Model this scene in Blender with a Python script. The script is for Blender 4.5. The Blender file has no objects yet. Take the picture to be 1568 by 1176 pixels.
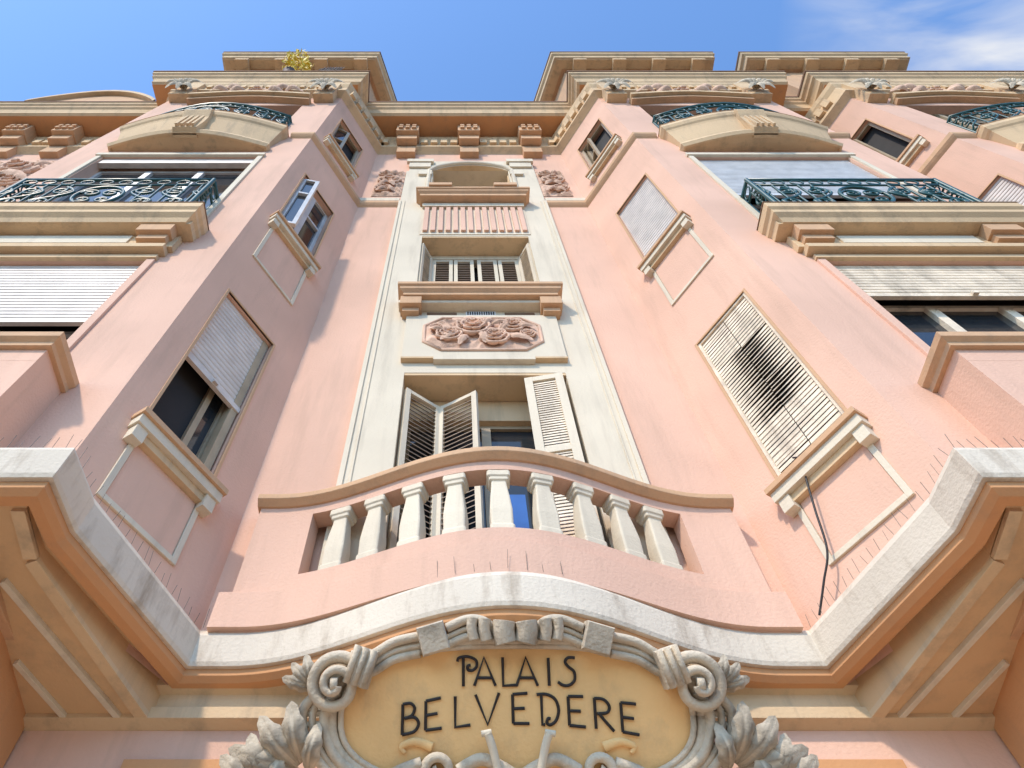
import bpy, math, random
from mathutils import Vector, noise
random.seed(7)
S=.7; CZ=1.6
def W(p): return (p[0]*S,p[1]*S,p[2]*S+CZ)
sc=bpy.context.scene
sc.view_settings.view_transform='Standard'
sc.view_settings.look='None'
sc.view_settings.exposure=0
# ------------------------------------------------------------ materials
def newmat(name):
    m=bpy.data.materials.new(name); m.use_nodes=True
    nt=m.node_tree; b=nt.nodes['Principled BSDF']
    return m,nt,b
def stucco(name,col,var=.10,stain=.18,bump=.25,rough=.85,scale=1.0,dirt_and_shade=(.25,.2,.15),vz=.7,crease_shade=False):
    m,nt,b=newmat(name); N=nt.nodes; L=nt.links
    g=N.new('ShaderNodeNewGeometry')
    n1=N.new('ShaderNodeTexNoise'); n1.inputs['Scale'].default_value=1.3*scale; n1.inputs['Detail'].default_value=4
    L.new(g.outputs['Position'],n1.inputs['Vector'])
    r1=N.new('ShaderNodeMapRange'); r1.inputs[1].default_value=.3; r1.inputs[2].default_value=.7
    r1.inputs[3].default_value=1-var; r1.inputs[4].default_value=1+var
    L.new(n1.outputs['Fac'],r1.inputs[0])
    mul=N.new('ShaderNodeVectorMath'); mul.operation='SCALE'; mul.inputs[0].default_value=col
    L.new(r1.outputs[0],mul.inputs['Scale'])
    mp=N.new('ShaderNodeMapping'); mp.inputs['Scale'].default_value=(7,7,vz)
    L.new(g.outputs['Position'],mp.inputs['Vector'])
    n2=N.new('ShaderNodeTexNoise'); n2.inputs['Scale'].default_value=1.0; n2.inputs['Detail'].default_value=5; n2.inputs['Roughness'].default_value=.65
    L.new(mp.outputs[0],n2.inputs['Vector'])
    r2=N.new('ShaderNodeMapRange'); r2.inputs[1].default_value=.50; r2.inputs[2].default_value=.76
    r2.inputs[3].default_value=0; r2.inputs[4].default_value=stain*2
    L.new(n2.outputs['Fac'],r2.inputs[0])
    mx=N.new('ShaderNodeMixRGB'); mx.inputs[2].default_value=(*dirt_and_shade,1)
    L.new(r2.outputs[0],mx.inputs[0]); L.new(mul.outputs[0],mx.inputs[1])
    outc=mx.outputs[0]
    if crease_shade:  # creases darkened in the colour, painted shade to deepen the carving's contrast
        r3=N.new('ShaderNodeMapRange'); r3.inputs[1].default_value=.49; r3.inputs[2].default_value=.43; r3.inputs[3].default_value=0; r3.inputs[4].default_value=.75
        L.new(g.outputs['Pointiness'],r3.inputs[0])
        m3=N.new('ShaderNodeMixRGB'); m3.inputs[2].default_value=(*dirt_and_shade,1); L.new(r3.outputs[0],m3.inputs[0]); L.new(outc,m3.inputs[1]); outc=m3.outputs[0]
    L.new(outc,b.inputs['Base Color'])
    n3=N.new('ShaderNodeTexNoise'); n3.inputs['Scale'].default_value=60; n3.inputs['Detail'].default_value=3
    L.new(g.outputs['Position'],n3.inputs['Vector'])
    bp=N.new('ShaderNodeBump'); bp.inputs['Strength'].default_value=bump; bp.inputs['Distance'].default_value=.01
    L.new(n3.outputs['Fac'],bp.inputs['Height']); L.new(bp.outputs[0],b.inputs['Normal'])
    b.inputs['Roughness'].default_value=rough
    b.inputs['Specular IOR Level'].default_value=.15
    return m
def plain(name,col,rough=.5,metal=0.):
    m,nt,b=newmat(name)
    N=nt.nodes;L=nt.links
    g=N.new('ShaderNodeNewGeometry')
    n1=N.new('ShaderNodeTexNoise'); n1.inputs['Scale'].default_value=6; n1.inputs['Detail'].default_value=4
    L.new(g.outputs['Position'],n1.inputs['Vector'])
    r1=N.new('ShaderNodeMapRange'); r1.inputs[1].default_value=.3; r1.inputs[2].default_value=.7
    r1.inputs[3].default_value=.85; r1.inputs[4].default_value=1.12
    L.new(n1.outputs['Fac'],r1.inputs[0])
    mul=N.new('ShaderNodeVectorMath'); mul.operation='SCALE'; mul.inputs[0].default_value=col
    L.new(r1.outputs[0],mul.inputs['Scale']); L.new(mul.outputs[0],b.inputs['Base Color'])
    b.inputs['Roughness'].default_value=rough; b.inputs['Metallic'].default_value=metal
    return m
PINK=stucco('pink_stucco',(.725,.452,.325),.09,.13,.3,scale=.7,dirt_and_shade=(.36,.24,.17))
WHITE=stucco('ivory_stucco',(.70,.60,.45),.07,.16,.25)
SLAB=stucco('ledge_stone',(.68,.585,.46),.10,.40,.35,dirt_and_shade=(.28,.20,.13),vz=1.6)
CREAM=stucco('cream_trim',(.67,.475,.28),.08,.26,.3)
TAN=stucco('tan_trim',(.61,.375,.215),.08,.2,.3)
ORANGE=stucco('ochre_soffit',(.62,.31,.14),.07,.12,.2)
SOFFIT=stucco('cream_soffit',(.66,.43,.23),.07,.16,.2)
YEL=stucco('yellow_panel',(.88,.55,.24),.10,.14,.3,scale=2)
STONE=stucco('carved_stone',(.60,.50,.37),.12,.35,.6,scale=2,dirt_and_shade=(.13,.10,.07),vz=4,crease_shade=True)
TERRA=stucco('terracotta_relief',(.68,.45,.32),.12,.25,.4,scale=3,dirt_and_shade=(.22,.12,.08),crease_shade=True)
EDGE=stucco('weathered_zinc_and_slot_shade',(.22,.13,.08),.2,.2,.3)
SHUT=plain('shutter_paint',(.64,.57,.50),.5)
OLDSH=stucco('weathered_shutter_paint',(.78,.65,.49),.2,.35,.5,scale=5)
LOUV=plain('louver_slat_brown',(.30,.21,.14),.6)
FRAME=plain('window_frame_paint',(.60,.58,.55),.4)
TANFR=plain('tan_frame_paint',(.42,.32,.20),.5)
DARK=plain('dark_interior',(.02,.017,.015),.8)
BLUE=plain('blue_cloth',(.03,.12,.35),.8)
IRON=plain('green_painted_iron',(.012,.075,.07),.4)
BLACK=plain('black_paint',(.018,.012,.010),.5)
WIRE=plain('steel_wire',(.13,.10,.08),.5,.3)
GLASS,_,gb=newmat('window_glass'); gb.inputs['Base Color'].default_value=(.025,.03,.035,1); gb.inputs['Roughness'].default_value=.05; gb.inputs['IOR'].default_value=1.55
LEAFM=plain('leaf_yellow_green',(.70,.52,.03),.6)
POT=plain('terracotta_pot',(.10,.06,.05),.7)
ASPH=stucco('asphalt',(.07,.07,.07),.2,.1,.5)
PAVE=stucco('pale_pavement',(.46,.38,.29),.12,.15,.4)
WOOD=plain('door_wood',(.12,.05,.025),.4)
# ------------------------------------------------------------ mesh builder
class MB:
    def __init__(s,name): s.n=name;s.v=[];s.f=[];s.mi=[];s.m=[];s.sm=[]
    def mat(s,m):
        if m not in s.m: s.m.append(m)
        return s.m.index(m)
    def add(s,vs,fs,m,smooth=False):
        o=len(s.v); s.v+= [tuple(p) for p in vs]; k=s.mat(m)
        for f in fs: s.f.append(tuple(i+o for i in f)); s.mi.append(k); s.sm.append(smooth)
    def build(s,parent=None,bevel=0):
        me=bpy.data.meshes.new(s.n); me.from_pydata([W(p) for p in s.v],[],s.f)
        for m in s.m: me.materials.append(m)
        me.polygons.foreach_set('material_index',s.mi); me.polygons.foreach_set('use_smooth',s.sm)
        me.update()
        import bmesh
        bm=bmesh.new(); bm.from_mesh(me); bmesh.ops.recalc_face_normals(bm,faces=bm.faces); bm.to_mesh(me); bm.free()
        ob=bpy.data.objects.new(s.n,me); sc.collection.objects.link(ob)
        if parent: ob.parent=parent
        if bevel:
            b=ob.modifiers.new('soft_edges','BEVEL'); b.width=bevel; b.segments=2; b.limit_method='ANGLE'; b.angle_limit=math.radians(40)
        return ob
class Fr:
    def __init__(s,p0,p1):
        s.p0=p0; dx=p1[0]-p0[0]; dy=p1[1]-p0[1]; s.L=math.hypot(dx,dy); s.a=(dx/s.L,dy/s.L); s.nn=(s.a[1],-s.a[0])
    def p(s,t,n,h): return (s.p0[0]+s.a[0]*t+s.nn[0]*n, s.p0[1]+s.a[1]*t+s.nn[1]*n, h)
BOXF=[(0,1,2,3),(4,5,6,7),(0,1,5,4),(1,2,6,5),(2,3,7,6),(3,0,4,7)]
def lbox(mb,fr,t0,t1,n0,n1,h0,h1,m):
    P=fr.p
    mb.add([P(t0,n0,h0),P(t1,n0,h0),P(t1,n1,h0),P(t0,n1,h0),P(t0,n0,h1),P(t1,n0,h1),P(t1,n1,h1),P(t0,n1,h1)],BOXF,m)
XF=Fr((0,0),(1,0))
def box(mb,x0,x1,d0,d1,h0,h1,m): lbox(mb,XF,x0,x1,-d0,-d1,h0,h1,m)
def wall(mb,fr,t0,t1,h0,h1,holes,reveal,m,n=0.,rm=None):
    rm=rm or m
    ts=sorted({t0,t1,*[x for h in holes for x in h[:2]]}); hs=sorted({h0,h1,*[x for h in holes for x in h[2:4]]})
    for i in range(len(ts)-1):
        for j in range(len(hs)-1):
            ct=(ts[i]+ts[i+1])/2; ch=(hs[j]+hs[j+1])/2
            if any(h[0]<ct<h[1] and h[2]<ch<h[3] for h in holes): continue
            mb.add([fr.p(ts[i],n,hs[j]),fr.p(ts[i+1],n,hs[j]),fr.p(ts[i+1],n,hs[j+1]),fr.p(ts[i],n,hs[j+1])],[(0,1,2,3)],m)
    for a,b,c,d in holes:
        q=[(a,c),(b,c),(b,d),(a,d)]
        for k in range(4):
            p=q[k];r=q[(k+1)%4]
            mb.add([fr.p(p[0],n,p[1]),fr.p(r[0],n,r[1]),fr.p(r[0],n-reveal,r[1]),fr.p(p[0],n-reveal,p[1])],[(0,1,2,3)],rm)
def miters(path):
    out=[]
    ns=[]
    for i in range(len(path)-1):
        dx=path[i+1][0]-path[i][0]; dy=path[i+1][1]-path[i][1]; l=math.hypot(dx,dy); ns.append((dy/l,-dx/l))
    for i in range(len(path)):
        a=ns[max(0,i-1)]; b=ns[min(len(ns)-1,i)]
        k=1+a[0]*b[0]+a[1]*b[1]
        k=max(k,.35)
        out.append(((a[0]+b[0])/k,(a[1]+b[1])/k))
    return out
def off(path,n):
    return [(p[0]+m[0]*n,p[1]+m[1]*n) for p,m in zip(path,miters(path))]
def sweep(mb,path,prof,m,closed=True,smooth=False):
    ms=miters(path); k=len(prof); vs=[]
    for p,mm in zip(path,ms):
        for n,h in prof: vs.append((p[0]+mm[0]*n,p[1]+mm[1]*n,h))
    fs=[]
    for i in range(len(path)-1):
        for j in range(k if closed else k-1):
            a=i*k+j; b=i*k+(j+1)%k; fs.append((a,b,b+k,a+k))
    if closed: fs.append(tuple(range(k))); e=(len(path)-1)*k; fs.append(tuple(range(e,e+k)))
    mb.add(vs,fs,m,smooth)
def poly(mb,pts,h,m): mb.add([(x,y,h) for x,y in pts],[tuple(range(len(pts)))],m)
def tube(mb,mapf,pts,rad,m,n0=0,flat=1.,seg=10):
    vs=[];N=len(pts)
    if not hasattr(rad,'__len__'): rad=[rad]*N
    for i,p in enumerate(pts):
        a=pts[max(0,i-1)];b=pts[min(N-1,i+1)]
        dx=b[0]-a[0];dy=b[1]-a[1];l=math.hypot(dx,dy) or 1
        px,py=-dy/l,dx/l
        nz=n0 if not hasattr(n0,'__len__') else n0[i]
        for k in range(seg):
            t=2*math.pi*k/seg; c=math.cos(t)*rad[i]; s=math.sin(t)*rad[i]*flat
            vs.append(mapf(p[0]+px*c,p[1]+py*c,nz+s))
    fs=[]
    for i in range(N-1):
        for k in range(seg):
            a=i*seg+k;b=i*seg+(k+1)%seg; fs.append((a,b,b+seg,a+seg))
    fs.append(tuple(range(seg))); fs.append(tuple(range((N-1)*seg,N*seg)))
    mb.add(vs,fs,m,True)
def spline(pts,n=8):
    out=[]
    P=[pts[0]]+list(pts)+[pts[-1]]
    for i in range(1,len(P)-2):
        for k in range(n):
            t=k/n; r=[]
            for c in range(len(pts[0])):
                a,b,cc,d=P[i-1][c],P[i][c],P[i+1][c],P[i+2][c]
                r.append(.5*((2*b)+(-a+cc)*t+(2*a-5*b+4*cc-d)*t*t+(-a+3*b-3*cc+d)*t**3))
            out.append(tuple(r))
    out.append(tuple(pts[-1])); return out
def spiral(cx,cy,r0,r1,a0,turns,n=40):
    return [(cx+(r0+(r1-r0)*i/n)*math.cos(a0+turns*2*math.pi*i/n), cy+(r0+(r1-r0)*i/n)*math.sin(a0+turns*2*math.pi*i/n)) for i in range(n+1)]
def leaf(mb,mapf,x,q,ang,L,Wd,m,n0=0,lift=.08,bul=.05):
    nu,nv=13,9; vs=[]; ca,sa=math.cos(ang),math.sin(ang)
    for i in range(nu):
        t=i/(nu-1); w=Wd*1.9*(t+.03)**.5*max(0.0,1-t)**.65*(1+.14*math.cos(t*20))+.004
        for j in range(nv):
            s=-1+2*j/(nv-1)
            n=n0+bul*(1-s*s)*math.sin(math.pi*min(1,t+.15)) -(.03 if j==4 else 0)*(1-t)*min(1,bul/.05)+lift*math.sin(t*math.pi*.8)
            lx=t*L; ly=s*w/2
            vs.append(mapf(x+lx*ca-ly*sa,q+lx*sa+ly*ca,n))
    fs=[(i*nv+j,i*nv+j+1,(i+1)*nv+j+1,(i+1)*nv+j) for i in range(nu-1) for j in range(nv-1)]
    mb.add(vs,fs,m,True)
def rose(mb,mapf,x,y,r,m,n0):
    # three rings of overlapping cupped petals round a rolled heart
    for ring,(rr,k,hh) in enumerate(((1.0,7,.10),(.68,6,.26),(.40,5,.42))):
        for i in range(k):
            a=2*math.pi*(i+.5*ring)/k+ring*.4; cx,cy=x+math.cos(a)*r*rr*.55,y+math.sin(a)*r*rr*.55
            pr=r*rr*.52; arc=[(cx+pr*math.cos(a+t),cy+pr*math.sin(a+t)*1.0) for t in [(-1.5+3*j/8) for j in range(9)]]
            tube(mb,mapf,arc,[pr*.16*(.5+math.sin(math.pi*j/8)) for j in range(9)],m,n0+r*hh,1.5,6)
            # petal bowl
            vs=[mapf(x+math.cos(a)*r*rr*.15,y+math.sin(a)*r*rr*.15,n0+r*(hh-.14))]+[mapf(px,py,n0+r*hh) for px,py in arc]
            mb.add(vs,[(0,j,j+1) for j in range(1,9)],m,True)
    tube(mb,mapf,spiral(x,y,r*.20,r*.03,0,1.5,20),r*.06,m,n0+r*.55,1.6,6)
def garland(mb,mapf,roses,leaves,m,n0,sc_=1.):
    for x,y,a,L,w in leaves: leaf(mb,mapf,x,y,a,L,w,m,n0,.05*sc_,.035*sc_)
    for x,y,r in roses: rose(mb,mapf,x,y,r,m,n0+.01)
def relief(mb,fr,t0,t1,h0,h1,n0,amp,seed,m,octo=False,res=.028,ros=True):
    nx=max(8,int((t1-t0)/res));ny=max(8,int((h1-h0)/res)); vs=[];ok={}
    cx=(t0+t1)/2;cy=(h0+h1)/2;hx=(t1-t0)/2;hy=(h1-h0)/2
    for i in range(nx+1):
        for j in range(ny+1):
            x=t0+(t1-t0)*i/nx; y=h0+(h1-h0)*j/ny
            u=(x-cx);v=(y-cy)
            e=min((hx-abs(u)),(hy-abs(v)))
            if octo: e=min(e,(hx+hy*.45-abs(u)-abs(v))*.8)
            msk=max(0,min(1,e/.07))
            w=noise.noise_vector(Vector((x*2,y*2,seed)))
            a=noise.noise(Vector((x*4+w.x*2.2,y*4+w.y*2.2,seed+5)))
            f=max(0,1-abs(a)*3.4)*.85+.3*noise.noise(Vector((x*9+w.x,y*9+w.y,seed+9)))
            vs.append(fr.p(x,n0+amp*msk*max(0,f),y)); ok[(i,j)]=e>-.001
    fs=[]
    for i in range(nx):
        for j in range(ny):
            if octo and not all(ok[k] for k in ((i,j),(i+1,j),(i+1,j+1),(i,j+1))): continue
            a=i*(ny+1)+j; fs.append((a,a+1,a+ny+2,a+ny+1))
    mb.add(vs,fs,m,True)
# ------------------------------------------------------------ building
def empty(name,loc=(0,0,0)):
    e=bpy.data.objects.new(name,None); sc.collection.objects.link(e); e.location=loc; return e
BLD=empty('apartment_building')
walls=MB('walls'); trim=MB('mouldings'); win=MB('windows'); shut=MB('shutters'); carv=MB('carved_reliefs')
def window(fr,t0,t1,h0,h1,n,fm=FRAME,mull=1,trans=None,back=DARK):
    w=.06
    lbox(win,fr,t0,t0+w,n-.03,n+.03,h0,h1,fm); lbox(win,fr,t1-w,t1,n-.03,n+.03,h0,h1,fm)
    lbox(win,fr,t0+w,t1-w,n-.03,n+.03,h0,h0+w,fm); lbox(win,fr,t0+w,t1-w,n-.03,n+.03,h1-w,h1,fm)
    for i in range(mull):
        c=t0+(t1-t0)*(i+1)/(mull+1); lbox(win,fr,c-.05,c+.05,n-.028,n+.045,h0+w,h1-w,fm)
    if trans: lbox(win,fr,t0+w,t1-w,n-.026,n+.04,trans-.03,trans+.03,fm)
    win.add([fr.p(t0,n-.01,h0),fr.p(t1,n-.01,h0),fr.p(t1,n-.01,h1),fr.p(t0,n-.01,h1)],[(0,1,2,3)],GLASS)
def backing(fr,t0,t1,h0,h1,n,m=DARK):
    lbox(win,fr,t0-.02,t1+.02,n-.05,n,h0-.02,h1+.02,m)
def roller(fr,t0,t1,h0,h1,n,m=SHUT,pitch=.075):
    k=int((h1-h0)/pitch); pr=[]
    for i in range(k):
        h=h1-i*pitch
        pr+=[(n-.014,h),(n,h-.012),(n+.004,h-pitch*.5),(n,h-pitch+.012),(n-.014,h-pitch)]
    vs=[];
    for t in (t0,t1): vs+=[fr.p(t,a,b) for a,b in pr]
    q=len(pr); shut.add(vs,[(i,i+1,q+i+1,q+i) for i in range(q-1)],m)
    lbox(shut,fr,t0,t1,n-.02,n+.025,h1-k*pitch-.07,h1-k*pitch,m)
    c=(t0+t1)/2; lbox(shut,fr,c-.03,c+.03,n+.025,n+.06,h1-k*pitch-.06,h1-k*pitch-.02,m)
def louver(fr,t0,t1,h0,h1,n,fm=FRAME,sm=LOUV,pitch=.075,jit=0,rail=None,fw=.06,hs=.019,mid=None,nd=.016,openband=None):
    lbox(shut,fr,t0,t0+fw,n-.02,n+.025,h0,h1,fm); lbox(shut,fr,t1-fw,t1,n-.02,n+.025,h0,h1,fm)
    lbox(shut,fr,t0+fw,t1-fw,n-.018,n+.022,h0,h0+fw,fm); lbox(shut,fr,t0+fw,t1-fw,n-.018,n+.022,h1-fw,h1,fm)
    if rail: lbox(shut,fr,t0+fw,t1-fw,n-.018,n+.022,rail-.04,rail+.04,fm)
    h=h0+fw+.03
    spans=[(t0+fw,t1-fw)] if not mid else [(t0+fw,mid-.004),(mid+.004,t1-fw)]
    while h<h1-fw-.02:
        for si,(ta,tb) in enumerate(spans):
            j=random.uniform(-jit,jit)*.4; d=nd
            if jit and random.random()<.12: j=random.uniform(-1,1)*jit
            vs=[]; th=.011
            for ti,t in enumerate((ta,tb)):
                dd=d
                if openband and openband[0]<(h-h0)/(h1-h0)<openband[1]:
                    if (ti==1)==(si==0): dd=.015
                jj=random.uniform(-jit,jit)*.15; hh=hs if dd==d else hs*.8
                vs+=[fr.p(t,n+dd,h-hh+j+jj),fr.p(t,n-dd,h+hh+jj),fr.p(t,n-dd,h+hh+th+jj),fr.p(t,n+dd,h-hh+th+j+jj)]
            shut.add(vs,BOXF,sm)
        h+=pitch
# ---- plan
FX,FD,BX,BD=2.97,3.0,2.2,4.28
OFF=5.85; OB=6.85
Fback=Fr((-BX,BD),(BX,BD)); FL=Fr((-FX,FD),(-BX,BD)); FRt=Fr((BX,BD),(FX,FD))
bayR=Fr((FX,FD),(OB,FD)); bayL=Fr((-OB,FD),(-FX,FD)); bayR2=Fr((FX+OFF,FD),(OB+OFF,FD))
TOPW=19.2
wall(walls,Fback,0,2*BX,3.2,TOPW,[(BX-1.0,BX+1.0,3.5,17.0)],.05,PINK)
o=BX
holes=[(o-.93,o+.93,3.62,7.41),(o-.9,o+.9,9.42,12.09),(o-.82,o+.82,14.3,16.9)]
wall(walls,Fback,o-1.4,o+1.4,3.4,16.35,[holes[0],holes[1],(o-.82,o+.82,14.3,16.35)],.55,WHITE,n=.06)
for sg in (-1,1):
    t=o+sg*1.4
    lbox(trim,Fback,t-.025,t+.025,0,.08,3.5,14.1,WHITE)
    lbox(trim,Fback,t-sg*.09-.008,t-sg*.09+.008,.05,.075,3.5,14.1,WHITE)
fr=Fback
lbox(walls,fr,o-.929,o+.929,-.45,.055,7.36,7.407,CREAM)
backing(fr,o-.93,o+.93,3.6,7.4,-.5)
lbox(win,fr,o-.925,o+.925,-.47,-.3,6.95,7.35,CREAM)
window(fr,o-.9,o+.9,3.65,6.95,-.4,TANFR,1,trans=None)
l1=Fr((-.90,4.28),(-.52,4.55)); louver(l1,0,l1.L,3.7,7.15,0,WHITE,LOUV)
l2=Fr((-.52,4.55),(-.10,4.32)); louver(l2,0,l2.L,3.7,7.15,0,WHITE,LOUV)
r1=Fr((.45,4.27),(.88,4.19)); 
louver(r1,0,r1.L,3.7,7.33,0,WHITE,OLDSH,pitch=.045,rail=5.9,hs=.02,fw=.09,nd=.006)
lbox(shut,fr,o+.60,o+.72,-.2,-.18,3.7,5.2,BLUE)
lbox(shut,fr,o+.15,o+.30,-.1,-.06,3.7,5.35,BLUE)
lbox(walls,fr,o-.899,o+.899,-.45,.055,12.04,12.087,CREAM)
backing(fr,o-.9,o+.9,9.4,12.08,-.49)
for i,(a,b) in enumerate(((-.72,-.38),(-.36,-.03),(.03,.36),(.38,.72))):
    louver(fr,o+a,o+b,9.45,11.85,-.30,WHITE,LOUV)
lbox(win,fr,o-.9,o+.9,-.42,-.27,11.87,12.03,WHITE)
s1=Fr((-.89,4.26),(-.74,4.55)); louver(s1,0,s1.L,9.45,11.85,0,WHITE,OLDSH)
s2=Fr((.74,4.55),(.89,4.26)); louver(s2,0,s2.L,9.45,11.85,0,WHITE,OLDSH)
def ledge(fr,t0,t1,n1,htop,m=TAN,thick=.26):
    pth=[fr.p(t0,0,0)[:2],fr.p(t0,n1,0)[:2],fr.p(t1,n1,0)[:2],fr.p(t1,0,0)[:2]]
    sweep(trim,pth,[(0,htop),(0,htop-.07),(-.03,htop-.09),(-.03,htop-.15),(-.08,htop-.2),(-.08,htop-thick),(-.3,htop-thick),(-.3,htop)],m)
ledge(fr,o-1.12,o+1.12,.36,9.40)
for sg in (-1,1):
    lbox(trim,fr,o+sg*.93-.14,o+sg*.93+.14,.06,.26,8.92,9.14,TAN)
    lbox(trim,fr,o+sg*.93-.11,o+sg*.93+.11,.06,.19,8.82,8.92,TAN)
    lbox(trim,fr,o+sg*.52-.2,o+sg*.52+.2,.058,.07,8.92,9.02,EDGE)  # flat dark strip painted as the shadow of a recessed slot, not zinc
lbox(trim,fr,o-1.1,o+1.1,.06,.2,9.06,9.14,WHITE)
lbox(trim,fr,o-.2,o+.2,.06,.085,8.90,9.02,FRAME)
for i in range(12): lbox(trim,fr,o-.18+i*.031,o-.17+i*.031+.008,.085,.09,8.915,9.005,DARK)
lbox(trim,fr,o-.98,o+.98,.06,.115,7.66,8.84,WHITE)
lbox(trim,fr,o-.60,o+.60,.06,.135,7.60,7.70,WHITE)
lbox(trim,fr,o-.985,o-.55,.06,.13,7.64,7.68,CREAM); lbox(trim,fr,o+.55,o+.985,.06,.13,7.64,7.68,CREAM)
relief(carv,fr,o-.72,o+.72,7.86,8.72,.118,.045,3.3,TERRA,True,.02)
def octpath(hx,hy,c):
    return [(-hx+c,-hy),(hx-c,-hy),(hx,-hy+c),(hx,hy-c),(hx-c,hy),(-hx+c,hy),(-hx,hy-c),(-hx,-hy+c),(-hx+c,-hy)]
mapO=lambda x,q,n: fr.p(o+x,n,8.29+q)
tube(carv,mapO,octpath(.73,.44,.22),.022,TERRA,.12)
garland(carv,mapO,[(-.12,.12,.20),(-.42,-.08,.15),(.14,-.16,.17),(.38,.16,.15),(.56,-.06,.09),(-.58,.12,.08)],
 [(-.12,.1,2.4,.36,.13),(-.3,0,-2.3,.34,.13),(0,0,-1.5,.34,.13),(.2,0,.9,.36,.14),(.3,-.1,-.5,.36,.13),(.4,.1,.1,.28,.11),(-.45,0,2.9,.24,.1),(0,.1,1.2,.30,.12),(-.2,-.1,-1.9,.3,.12),(.1,.2,.2,.26,.1)],TERRA,.14)
lbox(trim,fr,o-.95,o+.95,.058,.075,12.15,13.66,WHITE)
for i in range(14):
    t=o-.86+i*(1.72/13); lbox(trim,fr,t-.04,t+.04,.07,.12,12.25,13.6,PINK)
lbox(trim,fr,o-.95,o+.95,.07,.14,13.55,13.72,WHITE)
ledge(fr,o-1.08,o+1.08,.36,14.05,TAN,.3)
for sg in (-1,1): lbox(trim,fr,o+sg*.62-.22,o+sg*.62+.22,.06,.40,14.05,14.2,TAN)
backing(fr,o-.82,o+.82,14.3,16.95,-.85,CREAM)
lbox(walls,fr,o-.86,o-.8,-.85,-.02,14.1,17,CREAM); lbox(walls,fr,o+.8,o+.86,-.85,-.02,14.1,17,CREAM)
lbox(walls,fr,o-.86,o+.86,-.85,-.02,16.9,17,CREAM)
pts=[(-1.4,17.1),(-1.4,16.35),(-.82,16.35)]+[(-.82+1.64*i/14,16.35+.5*math.sin(math.pi*i/14)**.7) for i in range(1,14)]+[(.82,16.35),(1.4,16.35),(1.4,17.1)]
for i in range(2,len(pts)-2):
    a,b=pts[i],pts[i+1]
    if i<len(pts)-1:
        walls.add([fr.p(o+a[0],.06,a[1]),fr.p(o+b[0],.06,b[1]),fr.p(o+b[0],.06,17.2),fr.p(o+a[0],.06,17.2)],[(0,1,2,3)],WHITE)
        walls.add([fr.p(o+a[0],.06,a[1]),fr.p(o+b[0],.06,b[1]),fr.p(o+b[0],-.5,b[1]),fr.p(o+a[0],-.5,a[1])],[(0,1,2,3)],CREAM)
lbox(walls,fr,o-1.35,o-.82,.0,.058,16.35,17.2,WHITE); lbox(walls,fr,o+.82,o+1.35,.0,.058,16.35,17.2,WHITE)
tube(trim,lambda x,q,n: fr.p(o+x,n,q),[(-.9,14.3),(-.9,16.3)]+[(-.9+1.8*i/14,16.38+.56*math.sin(math.pi*i/14)**.7) for i in range(1,14)]+[(.9,16.3),(.9,14.3)],.05,WHITE,.08,seg=8)
for sg in (-1,1):
    lbox(trim,fr,o+sg*1.12-.3,o+sg*1.12+.3,.06,.14,16.9,17.12,WHITE)
    lbox(trim,fr,o+sg*1.12-.24,o+sg*1.12+.24,.06,.11,16.55,16.9,WHITE)
    lbox(trim,fr,o+sg*.98-.14,o+sg*.98+.14,.06,.12,15.9,16.2,WHITE)
    relief(carv,fr,o+sg*1.72-.30,o+sg*1.72+.30,14.6,16.45,.01,.07,sg*4.1+8,TERRA,False,.03)
    mpS=lambda x,q,n,sg=sg: fr.p(o+sg*1.72+x,n,15.5+q)
    garland(carv,mpS,[(0,.1,.22),(.08*sg,-.5,.17),(-.1,.6,.15)],[(0,0,a,.34,.15) for a in (-1.2,-2.2,.6,2.4)]+[(0,-.5,-1.0,.3,.13),(0,-.5,-2.4,.3,.13),(0,.5,1.1,.3,.13),(0,.5,2.2,.26,.12)],TERRA,.04,1.3)
    t=o+sg*1.82
    lbox(trim,fr,min(t-.4,t+.4) if sg<0 else o+1.42,o-1.42 if sg<0 else t+.38,.0,.07,14.13,14.3,WHITE)
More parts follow.
